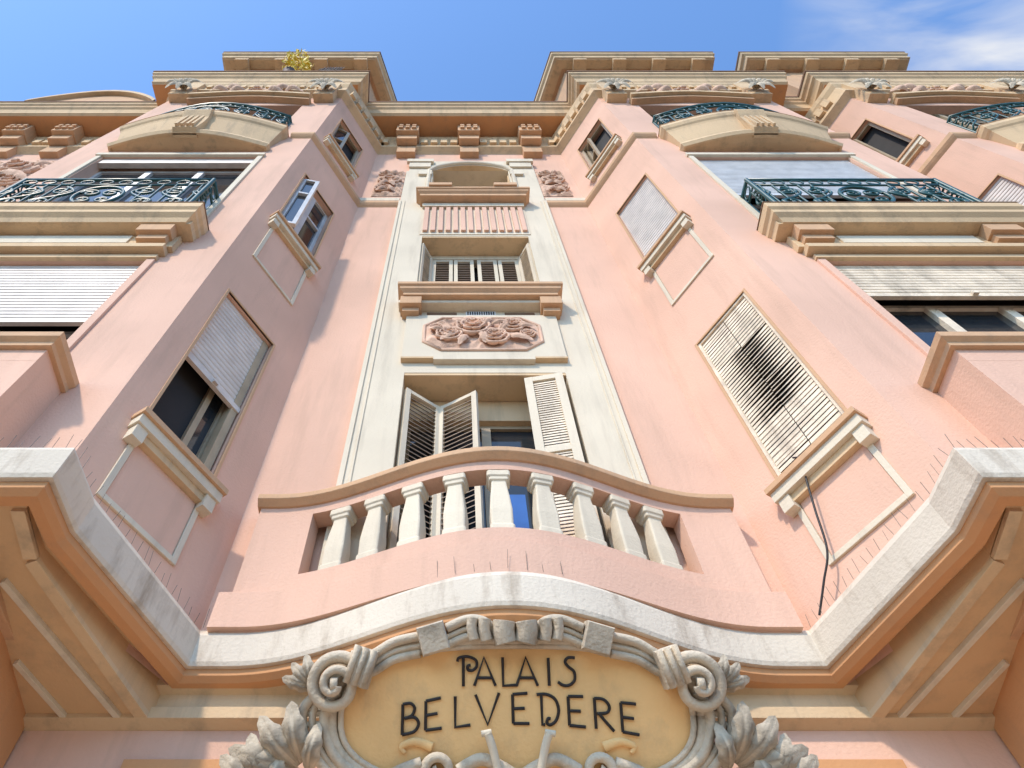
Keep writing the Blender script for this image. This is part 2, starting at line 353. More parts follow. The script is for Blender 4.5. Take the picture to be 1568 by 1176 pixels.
# ---- side walls of the recess
def sidewall(fr,front_first,kind):
    L=fr.L
    def tt(a,b): return (a,b) if front_first else (L-b,L-a)
    w0,w1=tt(.29,1.06)
    lv=[(4.95,7.5),(9.98,12.35),(14.85,16.95)]
    wall(walls,fr,0,L,3.2,TOPW,[(w0,w1,a,b) for a,b in lv],.22,PINK)
    for a,b in lv: backing(fr,w0,w1,a,b,-.22)
    for k,(a,b) in enumerate(lv):
        s0,s1=tt(.20,1.15)
        lbox(trim,fr,s0,s1,0,.12,a-.22,a-.12,WHITE); lbox(trim,fr,s0-.015,s1+.015,0,.15,a-.12,a-.06,TAN)
        lbox(trim,fr,s0+.03,s1-.03,0,.07,a-.30,a-.22,CREAM)
        for x in (s0+.02,s1-.13): lbox(trim,fr,x,x+.11,0,.10,a-.36,a-.22,WHITE)
        for (x0,x1,y0,y1) in ((w0-.03,w0,a-.06,b),(w1,w1+.03,a-.06,b),(w0-.03,w1+.03,b,b+.03)): lbox(trim,fr,x0,x1,-.02,.012,y0,y1,TAN)
        if k<2:
            p0,p1=tt(.28,1.07); y0,y1=(a-.95,a-.30) if k==0 else (a-1.4,a-.30)
            for (x0,x1,q0,q1) in ((p0,p0+.05,y0,y1),(p1-.05,p1,y0,y1),(p0+.05,p1-.05,y0,y0+.05)): lbox(trim,fr,x0,x1,0,.022,q0,q1,WHITE)
            lbox(trim,fr,p0+.055,p1-.055,0,.01,y0+.055,y1,PINK)
    a,b=lv[0]
    if kind=='R':
        louver(fr,w0,w1,a,b,-.03,OLDSH,OLDSH,pitch=.055,jit=.016,fw=.03,hs=.023,mid=(w0+w1)/2,nd=.004,openband=(.3,.75))
        roller(fr,w0,w1,*lv[1],-.05,SHUT)
    else:
        roller(fr,w0+.01,w1-.01,6.1,b,-.06,SHUT)
        lbox(win,fr,w1-.10,w1-.02,-.15,-.05,a,b,TANFR); window(fr,w0+.45,w1-.06,a,6.6,-.2,TANFR,0)
        a,b=lv[1]; window(fr,w0,w1,a,b,-.14,FRAME,1,trans=a+1.5)
        wf=Fr(fr.p(w0+.04,-.06,0)[:2],fr.p(w0+.22,.14,0)[:2]); window(wf,0,wf.L,a+.1,b-.1,0,FRAME,0,trans=a+1.5)
    a,b=lv[2]
    # open casement: thin frame, dark room, leaf folded inwards
    lbox(win,fr,w0,w0+.06,-.14,-.08,a,b,TANFR); lbox(win,fr,w1-.06,w1,-.14,-.08,a,b,TANFR); lbox(win,fr,w0+.06,w1-.06,-.14,-.08,b-.07,b,TANFR)
    wf=Fr(fr.p(w0+.07,-.2,0)[:2],fr.p(w0+.34,-.02,0)[:2]); window(wf,0,wf.L,a+.05,b-.1,0,TANFR,0,trans=a+1.1)
sidewall(FL,True,'L'); sidewall(FRt,False,'R')
f2a=Fr((OB,FD),(7.5,BD)); wall(walls,f2a,0,f2a.L,3.2,TOPW,[],.1,PINK)
f2b=Fr((7.5,BD),(8.17,BD)); wall(walls,f2b,0,f2b.L,3.2,TOPW,[],.1,PINK)
f2c=Fr((8.17,BD),(FX+OFF,FD)); sidewall(f2c,False,'R')
fLo=Fr((-7.6,BD),(-OB,FD)); wall(walls,fLo,0,fLo.L,3.2,TOPW,[],.1,PINK)
fLw=Fr((-15,BD),(-7.6,BD)); wall(walls,fLw,0,fLw.L,3.2,TOPW,[(2.5,4.2,9.9,12.4),(2.5,4.2,5,7.6)],.2,PINK)
for a,b in ((9.9,12.4),(5,7.6)): backing(fLw,2.5,4.2,a,b,-.2); roller(fLw,2.5,4.2,a,b,-.05)
relief(carv,fLw,3.4,6.0,14.9,17.3,.01,.10,21.,TERRA,False,.045)
mpS=lambda x,q,n: fLw.p(4.7+x,n,16.1+q)
garland(carv,mpS,[(.4,.2,.42),(-.5,-.3,.36),(.7,-.7,.26),(-.7,.7,.26)],[(.1,0,a,.9,.36) for a in (.3,1.4,2.5,3.6,4.7,5.8)]+[(.6,.3,.8,.6,.24),(.6,-.4,-.6,.6,.24)],TERRA,.06,2.)
# ---- bay fronts
def ironrail(path,h0,h1,R=.016):
    cu=bpy.data.curves.new('wrought_iron_railing','CURVE'); cu.dimensions='3D'; cu.bevel_depth=R*S; cu.bevel_resolution=1
    ob=bpy.data.objects.new('wrought_iron_railing',cu); sc.collection.objects.link(ob); cu.materials.append(IRON)
    cum=[0]
    for i in range(len(path)-1): cum.append(cum[-1]+math.dist(path[i],path[i+1]))
    T=cum[-1]
    def P(s,h,n=0):
        s=max(0,min(T,s))
        for i in range(len(path)-1):
            if s<=cum[i+1]+1e-9:
                k=(s-cum[i])/(cum[i+1]-cum[i]); a,b=path[i],path[i+1]
                return (a[0]+(b[0]-a[0])*k,a[1]+(b[1]-a[1])*k,h)
    def add(pts,r=1.):
        sp=cu.splines.new('POLY'); sp.points.add(len(pts)-1)
        for q,p in zip(sp.points,pts): q.co=(*W(p),1); q.radius=r
    H=h1-h0
    for h,r in ((h0+.06,1.4),(h1,2.2),(h1-.2*H,1.2)):
        pp=[(*p,h) for p in path]; add(pp,r)
    for s in cum:
        if s in (0,T) or len(path)<7: add([P(s,h0),P(s,h1+.02)],1.8)
    n=max(2,int(T/.17)); 
    for i in range(n+1):
        s=T*i/n
        if abs(s-T/2)<.42 : continue
        add([P(s,h0+.06),P(s,h1-.2*H)],.9)
    m=int(T/.24)
    for i in range(m):
        c=T*(i+.5)/m; add([P(c+.085*math.cos(a*math.pi/6),h1-.1*H+.085*math.sin(a*math.pi/6)) for a in range(13)],.7)
    def sp(cx,cy,r,a0,tr,fl=1): add([P(cx+fl*x,h0+y) for x,y in spiral(0,cy,r,.02,a0,tr,26)] ,1.1)
    c=T/2
    add([P(c+.3*math.cos(a*math.pi/12),h0+.42*H+.30*H*math.sin(a*math.pi/12)) for a in range(25)],1.4)
    for fl in (-1,1):
        sp(c+fl*.13,.50*H,.13,0,1.6,fl); sp(c+fl*.13,.28*H,.11,0,-1.6,fl)
        for q in (.55,.95,1.35):
            cx=c+fl*q
            sp(cx,.58*H,.15,math.pi/2,1.7,fl); sp(cx+fl*.1,.22*H,.13,-math.pi/2,1.5,-fl)
            add([P(cx+fl*x,h0+y*H) for x,y in spline([(0,.72),(-.17,.55),(-.02,.38),(.2,.25),(.1,.1)],6)],1.2)
    return ob
def bay(fr,kind):
    c=fr.L/2
    holes=[(c-1.15,c+1.15,3.7,7.77),(c-1.28,c+1.28,8.9,12.5),(c-1.2,c+1.2,14.35,17.2)]
    wall(walls,fr,0,fr.L,3.2,TOPW,holes,.3,PINK)
    for a,b,d,e in holes: backing(fr,a,b,d,e,-.32)
    a,b,d,e=holes[0]
    hb=6.9 if kind!='L' else 6.3
    roller(fr,a+.01,b-.01,hb,e,-.05,SHUT if kind=='L' else OLDSH)
    window(fr,a,b,d,hb+.1,-.22,OLDSH if kind!='L' else FRAME,2)
    lbox(trim,fr,a-.09,a,0,.03,d,e,PINK); lbox(trim,fr,b,b+.09,0,.03,d,e,PINK)
    lbox(trim,fr,a-.1,b+.1,0,.05,e,e+.08,CREAM)
    q0,q1,nn=c-1.5,c+1.5,.40
    pth=[fr.p(q0,0,0)[:2],fr.p(q0,nn,0)[:2],fr.p(q1,nn,0)[:2],fr.p(q1,0,0)[:2]]
    sweep(walls,pth,[(-.02,3.5),(-.02,4.1),(-.16,4.1),(-.16,3.5)],PINK)
    sweep(walls,pth,[(-.02,4.78),(-.02,4.95),(-.16,4.95),(-.16,4.78)],PINK)
    sweep(trim,pth,[(.06,5.1),(.06,5.03),(.02,5.0),(.02,4.95),(-.2,4.95),(-.2,5.1)],TAN)
    for x in (q0,q1-.5): lbox(walls,fr,x+.02,x+.48,nn-.16,nn-.021,4.1,4.78,PINK)
    lbox(walls,fr,q0+.02,q0+.16,-.01,nn-.16,4.1,4.78,PINK); lbox(walls,fr,q1-.16,q1-.02,-.01,nn-.16,4.1,4.78,PINK)
    k=6
    for i in range(k):
        x=q0+.62+(q1-q0-1.24)*i/(k-1); lbox(trim,fr,x-.07,x+.07,nn-.15,nn-.04,4.1,4.78,CREAM)
    ns=.32
    pth=[fr.p(c-1.5,0,0)[:2],fr.p(c-1.5,ns,0)[:2],fr.p(c+1.5,ns,0)[:2],fr.p(c+1.5,0,0)[:2]]
    sweep(trim,pth,[(.03,8.80),(.03,8.66),(0,8.62),(-.0,8.54),(-.05,8.48),(-.08,8.40),(-.28,8.40),(-.28,8.80)],CREAM)
    sweep(trim,pth,[(.035,8.83),(.04,8.805),(-.2,8.801),(-.2,8.83)],EDGE)
    lbox(trim,fr,c-1.47,c+1.47,0,ns-.1,8.395,8.81,CREAM)
    for sg in (-1,1):
        x=c+sg*1.1; lbox(trim,fr,x-.2,x+.2,0,.22,8.2,8.39,TAN); lbox(trim,fr,x-.17,x+.17,0,.16,8.08,8.2,TAN)
    lbox(trim,fr,c-1.35,c+1.35,0,.08,8.02,8.36,CREAM)
    lbox(trim,fr,c-1.3,c+1.3,0,.13,7.90,8.0,CREAM)
    lbox(trim,fr,c-.8,c+.8,.08,.10,8.1,8.33,WHITE)
    a,b,d,e=holes[1]
    if kind=='L':
        window(fr,a,b,d,e-.25,-.2,FRAME,2); lbox(win,fr,a,b,-.12,-.03,e-.25,e,SHUT)
    else:
        roller(fr,a+.01,b-.01,10.4,e,-.05,FRAME); window(fr,a,b,d,10.5,-.22,FRAME,2)
    lbox(trim,fr,a-.12,b+.12,0,.05,e,e+.12,WHITE)
    lbox(trim,fr,a-.1,a-.02,0,.03,8.85,e,WHITE); lbox(trim,fr,b+.02,b+.1,0,.03,8.85,e,WHITE)
    pr=[fr.p(c-1.28,0,0)[:2],fr.p(c-1.28,.27,0)[:2],fr.p(c+1.28,.27,0)[:2],fr.p(c+1.28,0,0)[:2]]
    ironrail(pr,8.83,10.1)
    pb=[fr.p(c-1.45,0,0)[:2]]+[fr.p(c-1.45+2.9*i/16,.16+.26*math.sin(math.pi*i/16),0)[:2] for i in range(17)]+[fr.p(c+1.45,0,0)[:2]]
    sweep(trim,pb,[(.05,14.05),(.06,13.9),(.03,13.82),(0,13.78),(-.02,13.72),(-.12,13.2),(-.08,13.1),(-.06,12.98),(-.1,12.9),(-.14,12.9),(-.2,14.05)],CREAM,True)
    sweep(trim,pb,[(.055,14.08),(.06,14.052),(-.1,14.052),(-.1,14.08)],TAN,True)
    poly(trim,pb,14.0,CREAM)
    pbi=off(pb,-.12); poly(trim,pbi,12.93,CREAM)
    pr=[(.50,13.95),(.52,13.8),(.44,13.6),(.42,13.3),(.40,12.95),(.3,12.9),(.22,12.9),(.22,13.95)]
    vs=[]
    for t in (c-.24,c+.24): vs+=[fr.p(t if hh>13.2 else c+(t-c)*.85,nn_,hh) for nn_,hh in pr]
    kk=len(pr); trim.add(vs,[(i,(i+1)%kk,kk+(i+1)%kk,kk+i) for i in range(kk)]+[tuple(range(kk)),tuple(range(kk,2*kk))],CREAM)
    for x in (-.14,-.05,.05,.14): lbox(trim,fr,c+x-.022,c+x+.022,.3,.455,12.97,13.75,CREAM)
    pr=[fr.p(c-1.3,0,0)[:2]]+[fr.p(c-1.3+2.6*i/12,.12+.24*math.sin(math.pi*i/12),0)[:2] for i in range(13)]+[fr.p(c+1.3,0,0)[:2]]
    ironrail(pr,14.08,15.3)
    a,b,d,e=holes[2]; window(fr,a,b,d,e,-.22,TANFR,2,trans=16.3)
    N=16
    for (hh,nn_,th,mm) in ((17.35,.22,.14,CREAM),(17.2,.14,.12,TAN)):
        pts=[(c-1.35+2.7*i/N,hh+.32*math.sin(math.pi*i/N)**1.2) for i in range(N+1)]
        vs=[]
        for x,y in pts: vs+=[fr.p(x,0,y),fr.p(x,nn_,y),fr.p(x,nn_,y+th),fr.p(x,0,y+th)]
        fs=[(4*i+j,4*i+(j+1)%4,4*i+4+(j+1)%4,4*i+4+j) for i in range(N) for j in range(4)]+[(0,1,2,3),(4*N,4*N+1,4*N+2,4*N+3)]
        trim.add(vs,fs,mm)
    mpF=lambda x,q,n: fr.p(c+x,n,18.15+q)
    lbox(trim,fr,c-1.0,c+1.0,0,.04,17.8,18.5,TERRA)
    garland(carv,mpF,[(0,0,.3),(-.5,0,.22),(.5,0,.22)],[(-.3,0,2.6,.6,.3),(.3,0,.5,.6,.3),(-.6,0,3.3,.5,.25),(.6,0,-.2,.5,.25),(-.2,0,-2.7,.5,.25),(.2,0,-.4,.5,.25)],TERRA,.06,3.)
    for sg in (-1,1):
        x0=c+sg*1.62
        lbox(trim,fr,x0-.22,x0+.22,0,.2,17.5,18.9,CREAM)
        mp=lambda x,q,n,x0=x0: fr.p(x0+x,n+.2,18.2+q)
        for k in range(7): leaf(carv,mp,0,-.25,math.pi*(.08+.84*k/6),.5,.15,STONE,0,.18,.06)
        for k in range(3): leaf(carv,mp,0,-.2,-math.pi*(.3+.2*k),.5,.17,STONE,0,.16,.06)
    x=c-1.85
    while x<c+1.86:
        if not(abs(abs(x-c)-1.62)<.25): lbox(trim,fr,x-.055,x+.055,.08,.17,18.62,18.86,CREAM)
        x+=.2
bay(bayR,'R'); bay(bayL,'L'); bay(bayR2,'R2')
# ---- cornice
def dent(fr,t0,t1,skip=()):
    t=t0+.1
    while t<t1-.05:
        if not any(abs(t-s)<.34 for s in skip): lbox(trim,fr,t-.08,t+.08,.12,.22,18.42,18.76,CREAM)
        t+=.24
for fr_,sk in ((Fback,(o-1.5,o,o+1.5)),(FL,()),(FRt,()),(f2c,()),(fLw,(5.1,6.7,2.5,3.9))):
    dent(fr_,.05,fr_.L-.05,sk)
    for s in sk:
        lbox(trim,fr_,s-.27,s+.27,0,.46,18.62,19.16,TAN); lbox(trim,fr_,s-.24,s+.24,0,.34,18.3,18.62,TAN); lbox(trim,fr_,s-.22,s+.22,0,.16,17.72,18.3,TAN)
        for i in range(3):
            for j in range(2):
                lbox(trim,fr_,s-.16+.16*i-.05,s-.16+.16*i+.05,.46,.52,18.72+.2*j,18.84+.2*j,TAN)
wallpath=[(-15,BD),(-7.6,BD),(-OB,FD),(-FX,FD),(-BX,BD),(BX,BD),(FX,FD),(OB,FD),(7.5,BD),(8.17,BD),(FX+OFF,FD),(14,FD)]
sweep(trim,wallpath,[(0,19.1),(.2,19.1),(.18,18.95),(.12,18.8),(.12,18.38),(.16,18.34),(.16,18.24),(.05,18.15),(0,18.1)],CREAM)
STR=[(0,14.12),(.07,14.12),(.07,14.0),(.04,13.95),(0,13.9)]
sweep(trim,[(-3.35,FD),(-FX,FD),(-BX,BD),(-1.42,BD)],STR,TAN)
sweep(trim,[(1.42,BD),(BX,BD),(FX,FD),(3.35,FD)],STR,TAN)
sweep(trim,[(6.5,FD),(OB,FD),(7.5,BD),(8.17,BD),(FX+OFF,FD),(9.2,FD)],STR,TAN)
edge=[(-15,3.42),(-7.85,3.42),(-7.9,2.69),(-2.5,2.69),(-2.57,3.42),(2.55,3.42),(2.5,2.69),(7.94,2.69),(7.94,3.3),(8.45,3.3),(8.48,2.69),(15,2.69)]
sweep(trim,edge,[(0,20.02),(0,19.86),(-.05,19.8),(-.05,19.66),(-.1,19.6),(-.13,19.45),(-.13,19.34),(-.2,19.28),(-.2,19.2),(-.5,19.2),(-.5,20.02)],CREAM)
sweep(trim,off(edge,-.055),[(0.01,19.795),(0.012,19.76),(-.02,19.76),(-.02,19.795)],TAN)
sweep(trim,off(edge,.012),[(0.01,20.08),(0.01,20.0),(-.2,20.022),(-.2,20.08)],EDGE)
inner=off(edge,-.18)
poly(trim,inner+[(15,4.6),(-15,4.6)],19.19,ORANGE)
box(walls,-15,15,4.45,12,19.3,19.9,TAN)
N=16; gp=[(-11.4+3.3*i/N,20.05+1.45*math.sin(math.pi*i/N)**.85) for i in range(N+1)]
vs=[];
for x,y in gp: vs+=[(x,3.5,20.0),(x,3.5,y),(x,3.9,y),(x,3.9,20.0)]
trim.add(vs,[(4*i+j,4*i+(j+1)%4,4*i+4+(j+1)%4,4*i+4+j) for i in range(N) for j in range(4)],TAN)
vs=[]
for x,y in gp: vs+=[(x,3.38,y),(x,3.38,y+.2),(x,3.9,y+.2),(x,3.9,y)]
trim.add(vs,[(4*i+j,4*i+(j+1)%4,4*i+4+(j+1)%4,4*i+4+j) for i in range(N) for j in range(4)],CREAM)
# ---- attic storeys
for pth in ([(-7.5,7),(-7.5,2.8),(-2.67,2.8),(-2.2,4.27),(-2.2,7)],[(2.2,7),(2.2,4.27),(2.64,2.8),(7.65,2.8),(7.65,7)],[(8.5,7),(8.5,2.8),(13.6,2.8),(13.6,7)]):
    sweep(trim,pth,[(0,25.0),(0,24.75),(-.07,24.68),(-.07,24.45),(-.14,24.4),(-.4,24.4),(-.4,25)],CREAM)
    sweep(trim,pth,[(.02,25.08),(.02,24.98),(-.3,25.02),(-.3,25.08)],EDGE)
    poly(trim,off(pth,-.1),24.42,TAN)
    poly(trim,off(pth,-.1),25.0,TAN)
    sweep(walls,off(pth,-.5),[(0,19.9),(0,24.43)],TAN,closed=False)
for cx in (-5.1,5.15,11.0):
    for i in range(4): box(trim,cx-1.9+i*1.2,cx-1.5+i*1.2,2.9,3.3,24.2,24.41,CREAM)
# ---- slab ledge (continuous) and main balcony
def Dc(x,dc,de,hw=1.85):
    k=min(1,abs(x)/hw); return dc+(de-dc)*(1-math.cos(math.pi*k))/2
curve=[(-2.13+4.26*i/48,Dc(-2.13+4.26*i/48,3.55,4.12)) for i in range(49)]
slab=[(-9,2.55),(-2.6,2.55),(-2.58,2.93)]+curve+[(2.58,2.93),(2.6,2.55),(15,2.55)]
sweep(trim,slab,[(0.02,3.27),(.03,3.30),(.03,3.52),(0,3.58),(-.04,3.62),(-.16,3.64),(-.16,3.27)],SLAB)
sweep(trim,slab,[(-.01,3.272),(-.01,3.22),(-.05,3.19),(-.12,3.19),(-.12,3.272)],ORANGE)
poly(walls,off(slab,-.1)+[(15,4.5),(-9,4.5)],3.60,SLAB)
inn=off(slab,-.10)
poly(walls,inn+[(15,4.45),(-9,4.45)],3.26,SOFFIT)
for sg in (-1,1):
    A=[(2.76,2.66,3.245),(8.5,2.66,3.245),(8.5,4.31,3.0),(2.28,4.31,3.0),(2.76,3.05,3.19)]
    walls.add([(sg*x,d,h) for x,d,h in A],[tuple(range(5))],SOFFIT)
    for i,j in ((0,1),(3,4),(4,0)):
        a,b=A[i],A[j]; walls.add([(sg*a[0],a[1],a[2]),(sg*b[0],b[1],b[2]),(sg*b[0],b[1],3.262),(sg*a[0],a[1],3.262)],[(0,1,2,3)],SOFFIT)
    def sh(d): return 3.245-.245*(d-2.66)/1.65
    def ridge(p,q,w,t,m):
        f=Fr(p,q); vs=[]
        for tt in (0,f.L):
            for n,dz in ((-w,0),(-w,-t),(w,-t),(w,0)):
                a=f.p(tt,n,0); vs.append((a[0],a[1],sh(a[1])+dz+(.01 if dz==0 else 0)))
        trim.add(vs,BOXF,m)
    ridge((sg*2.80,2.72),(sg*2.80,3.04),.04,.03,CREAM)
    ridge((sg*2.80,3.06),(sg*2.33,4.29),.04,.03,CREAM)
    ridge((sg*3.0,3.2),(sg*2.48,4.29),.02,.03,WHITE)
    ridge((sg*3.06,3.8),(sg*2.82,4.3),.018,.028,WHITE)
    cp=[(2.72,3.24),(2.72,3.02),(2.85,2.92),(3.1,2.9),(3.2,2.78),(3.3,2.62),(3.6,2.58),(3.72,2.45),(3.8,2.2),(4.1,2.1),(4.3,1.8),(4.3,3.24)]
    x0,x1=3.10*sg,3.66*sg
    vs=[(x0,d,h) for d,h in cp]+[(x1,d,h) for d,h in cp]; k=len(cp)
    trim.add(vs,[(i,(i+1)%k,k+(i+1)%k,k+i) for i in range(k)]+[tuple(range(k)),tuple(range(k,2*k))],ORANGE)
    x0,x1=3.04*sg,3.72*sg
    box(trim,min(x0,x1),max(x0,x1),2.68,4.3,3.1,3.2,TAN)
    x0,x1=6.6*sg,7.2*sg
    vs=[(x0,d,h) for d,h in cp]+[(x1,d,h) for d,h in cp]
    trim.add(vs,[(i,(i+1)%k,k+(i+1)%k,k+i) for i in range(k)]+[tuple(range(k)),tuple(range(k,2*k))],ORANGE)
GD=4.32
sweep(trim,[(-9,GD),(15,GD)],[(0,3.25),(.12,3.25),(.12,3.2),(.06,3.17),(.06,3.08),(.09,3.06),(.09,2.98),(0,2.95)],CREAM)
Fg=Fr((-9,GD),(15,GD))
G0=-CZ/S
wall(walls,Fg,0,24,G0,3.2,[(8.1,9.9,G0,1.9),(4.6,6.4,-1.2,1.6),(11.6,13.4,-1.2,1.6),(16,18,-1.2,1.6)],.3,PINK)
for a,b in ((4.6,6.4),(11.6,13.4),(16,18)):
    backing(Fg,a,b,-1.2,1.6,-.3); window(Fg,a,b,-1.2,1.6,-.2,FRAME,1)
    lbox(trim,Fg,a-.15,b+.15,0,.12,-1.35,-1.2,SLAB); lbox(trim,Fg,a-.12,b+.12,0,.06,1.6,1.75,CREAM)
backing(Fg,8.1,9.9,G0,1.9,-.3)
for a,b in ((8.15,8.98),(9.02,9.85)):
    lbox(win,Fg,a,b,-.25,-.18,G0,1.4,WOOD)
    for y in (-2.0,-.8,.3): lbox(win,Fg,a+.12,b-.12,-.18,-.15,y,y+.9,WOOD)
window(Fg,8.15,9.85,1.4,1.9,-.2,WOOD,1)
lbox(trim,Fg,7.9,8.1,0,.1,G0,2.0,STONE); lbox(trim,Fg,9.9,10.1,0,.1,G0,2.0,STONE); lbox(trim,Fg,7.9,10.1,0,.12,2.0,2.15,STONE)
lbox(trim,Fg,0,24,0,.07,G0,G0+.6,SLAB)
for a,b in ((6.62,7.35),(10.75,11.4)): lbox(trim,Fg,a,b,0,.03,1.9,2.74,ORANGE)
Fr_=Fr((15,3),(15,12)); wall(walls,Fr_,0,9,G0,19.9,[],.1,PINK)
Fl_=Fr((-15,12),(-15,4.28)); wall(walls,Fl_,0,Fl_.L,G0,19.9,[],.1,PINK)
Fb_=Fr((15,12),(-15,12)); wall(walls,Fb_,0,30,G0,19.9,[],.1,PINK)
Fq=Fr((-15,BD),(-9,BD)); wall(walls,Fq,0,6,G0,3.2,[],.1,PINK)
# ---- balustrade balcony
BAL=empty('balustrade_balcony')
bb=MB('parapet'); bt=MB('coping_and_balusters')
def bp(x0,x1,n=24): return [(x0+(x1-x0)*i/n,Dc(x0+(x1-x0)*i/n,3.60,4.10)) for i in range(n+1)]
sweep(bb,bp(-1.99,1.99,48),[(0,3.55),(0,4.07),(-.16,4.07),(-.16,3.55)],PINK)
sweep(bb,bp(-2.07,2.07,48),[(-.05,3.56),(.045,3.56),(.045,3.88),(0.005,3.92),(-.05,3.92)],PINK)
for sg in (-1,1):
    sweep(bb,bp(*sorted((sg*1.53,sg*1.99)),8),[(0,4.07),(0,4.76),(-.16,4.76),(-.16,4.07)],PINK)
    box(bb,*sorted((sg*1.86,sg*1.985)),4.13,4.275,3.57,4.86,PINK)
sweep(bb,bp(-1.99,1.99,48),[(0,4.76),(0,4.87),(-.16,4.87),(-.16,4.76)],PINK)
sweep(bt,bp(-2.02,2.02,48),[(.02,4.87),(.05,4.89),(.08,4.91),(.08,4.965),(.06,4.985),(-.2,4.985),(-.2,4.87)],TAN)
for x in (0,.34,.67,.98,1.27):
    for sg in ((1,) if x==0 else (-1,1)):
        X=x*sg; D=Dc(X,3.60,4.10)+.085
        sl=(Dc(X+.01,3.6,4.1)-Dc(X-.01,3.6,4.1))/.02; an=math.atan(sl); ca,sa=math.cos(an),math.sin(an)
        ring=[(4.065,.092),(4.12,.092),(4.13,.082),(4.30,.086),(4.45,.076),(4.60,.062),(4.65,.060),(4.66,.078),(4.69,.080),(4.70,.094),(4.762,.094)]
        vs=[];K=8
        for h,r in ring:
            for a,b in ((-1,-.85),(-.85,-1),(.85,-1),(1,-.85),(1,.85),(.85,1),(-.85,1),(-1,.85)):
                px,py=a*r,b*r*.85; vs.append((X+px*ca-py*sa,D+px*sa+py*ca,h))
        n=len(ring)
        bt.add(vs,[(i*K+j,i*K+(j+1)%K,(i+1)*K+(j+1)%K,(i+1)*K+j) for i in range(n-1) for j in range(K)]+[tuple(range(K)),tuple(range((n-1)*K,n*K))],WHITE)
bb.build(BAL); bt.build(BAL,.006)
walls.build(BLD); trim.build(BLD,.008); win.build(BLD); shut.build(BLD); carv.build(BLD)
# ---- cartouche sign
SIGN=empty('carved_name_sign')
cs=MB('carved_frame'); cp_=MB('name_panel')
def C(x,q,n): return (x,3.6+.61*q-.793*n,3.25-.793*q-.61*n)
def sup(t,hx,hy,cx=.02,cy=.57,e=2.6):
    c,s=math.cos(t),math.sin(t); return (cx+hx*math.copysign(abs(c)**(2/e),c),cy+hy*math.copysign(abs(s)**(2/e),s))
R=10;T=64;vs=[C(.02,.57,.03)]
for i in range(1,R+1):
    for k in range(T):
        a=sup(2*math.pi*k/T,1.1*i/R,.42*i/R); vs.append(C(a[0],a[1],.03*(1-(i/R)**3)))
fs=[(0,1+k,1+(k+1)%T) for k in range(T)]+[(1+i*T+k,1+i*T+(k+1)%T,1+(i+1)*T+(k+1)%T,1+(i+1)*T+k) for i in range(R-1) for k in range(T)]
cp_.add(vs,fs,YEL,True)
vs=[]
for n in (-.005,-.35):
    for k in range(T): a=sup(2*math.pi*k/T,1.17,.47); vs.append(C(a[0],a[1],n))
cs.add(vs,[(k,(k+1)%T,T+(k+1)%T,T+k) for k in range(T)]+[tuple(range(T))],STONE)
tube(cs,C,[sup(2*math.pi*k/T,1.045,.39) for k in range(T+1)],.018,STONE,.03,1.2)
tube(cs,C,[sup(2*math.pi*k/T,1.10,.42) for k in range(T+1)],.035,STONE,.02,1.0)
def ct(pts,r,n0=.03,fl=.8,m=STONE,n=8): 
    p=spline(pts,n); 
    rr=r if not hasattr(r,'__len__') else [r[0]+(r[1]-r[0])*i/(len(p)-1) for i in range(len(p))]
    tube(cs,C,p,rr,m,n0,fl,10)
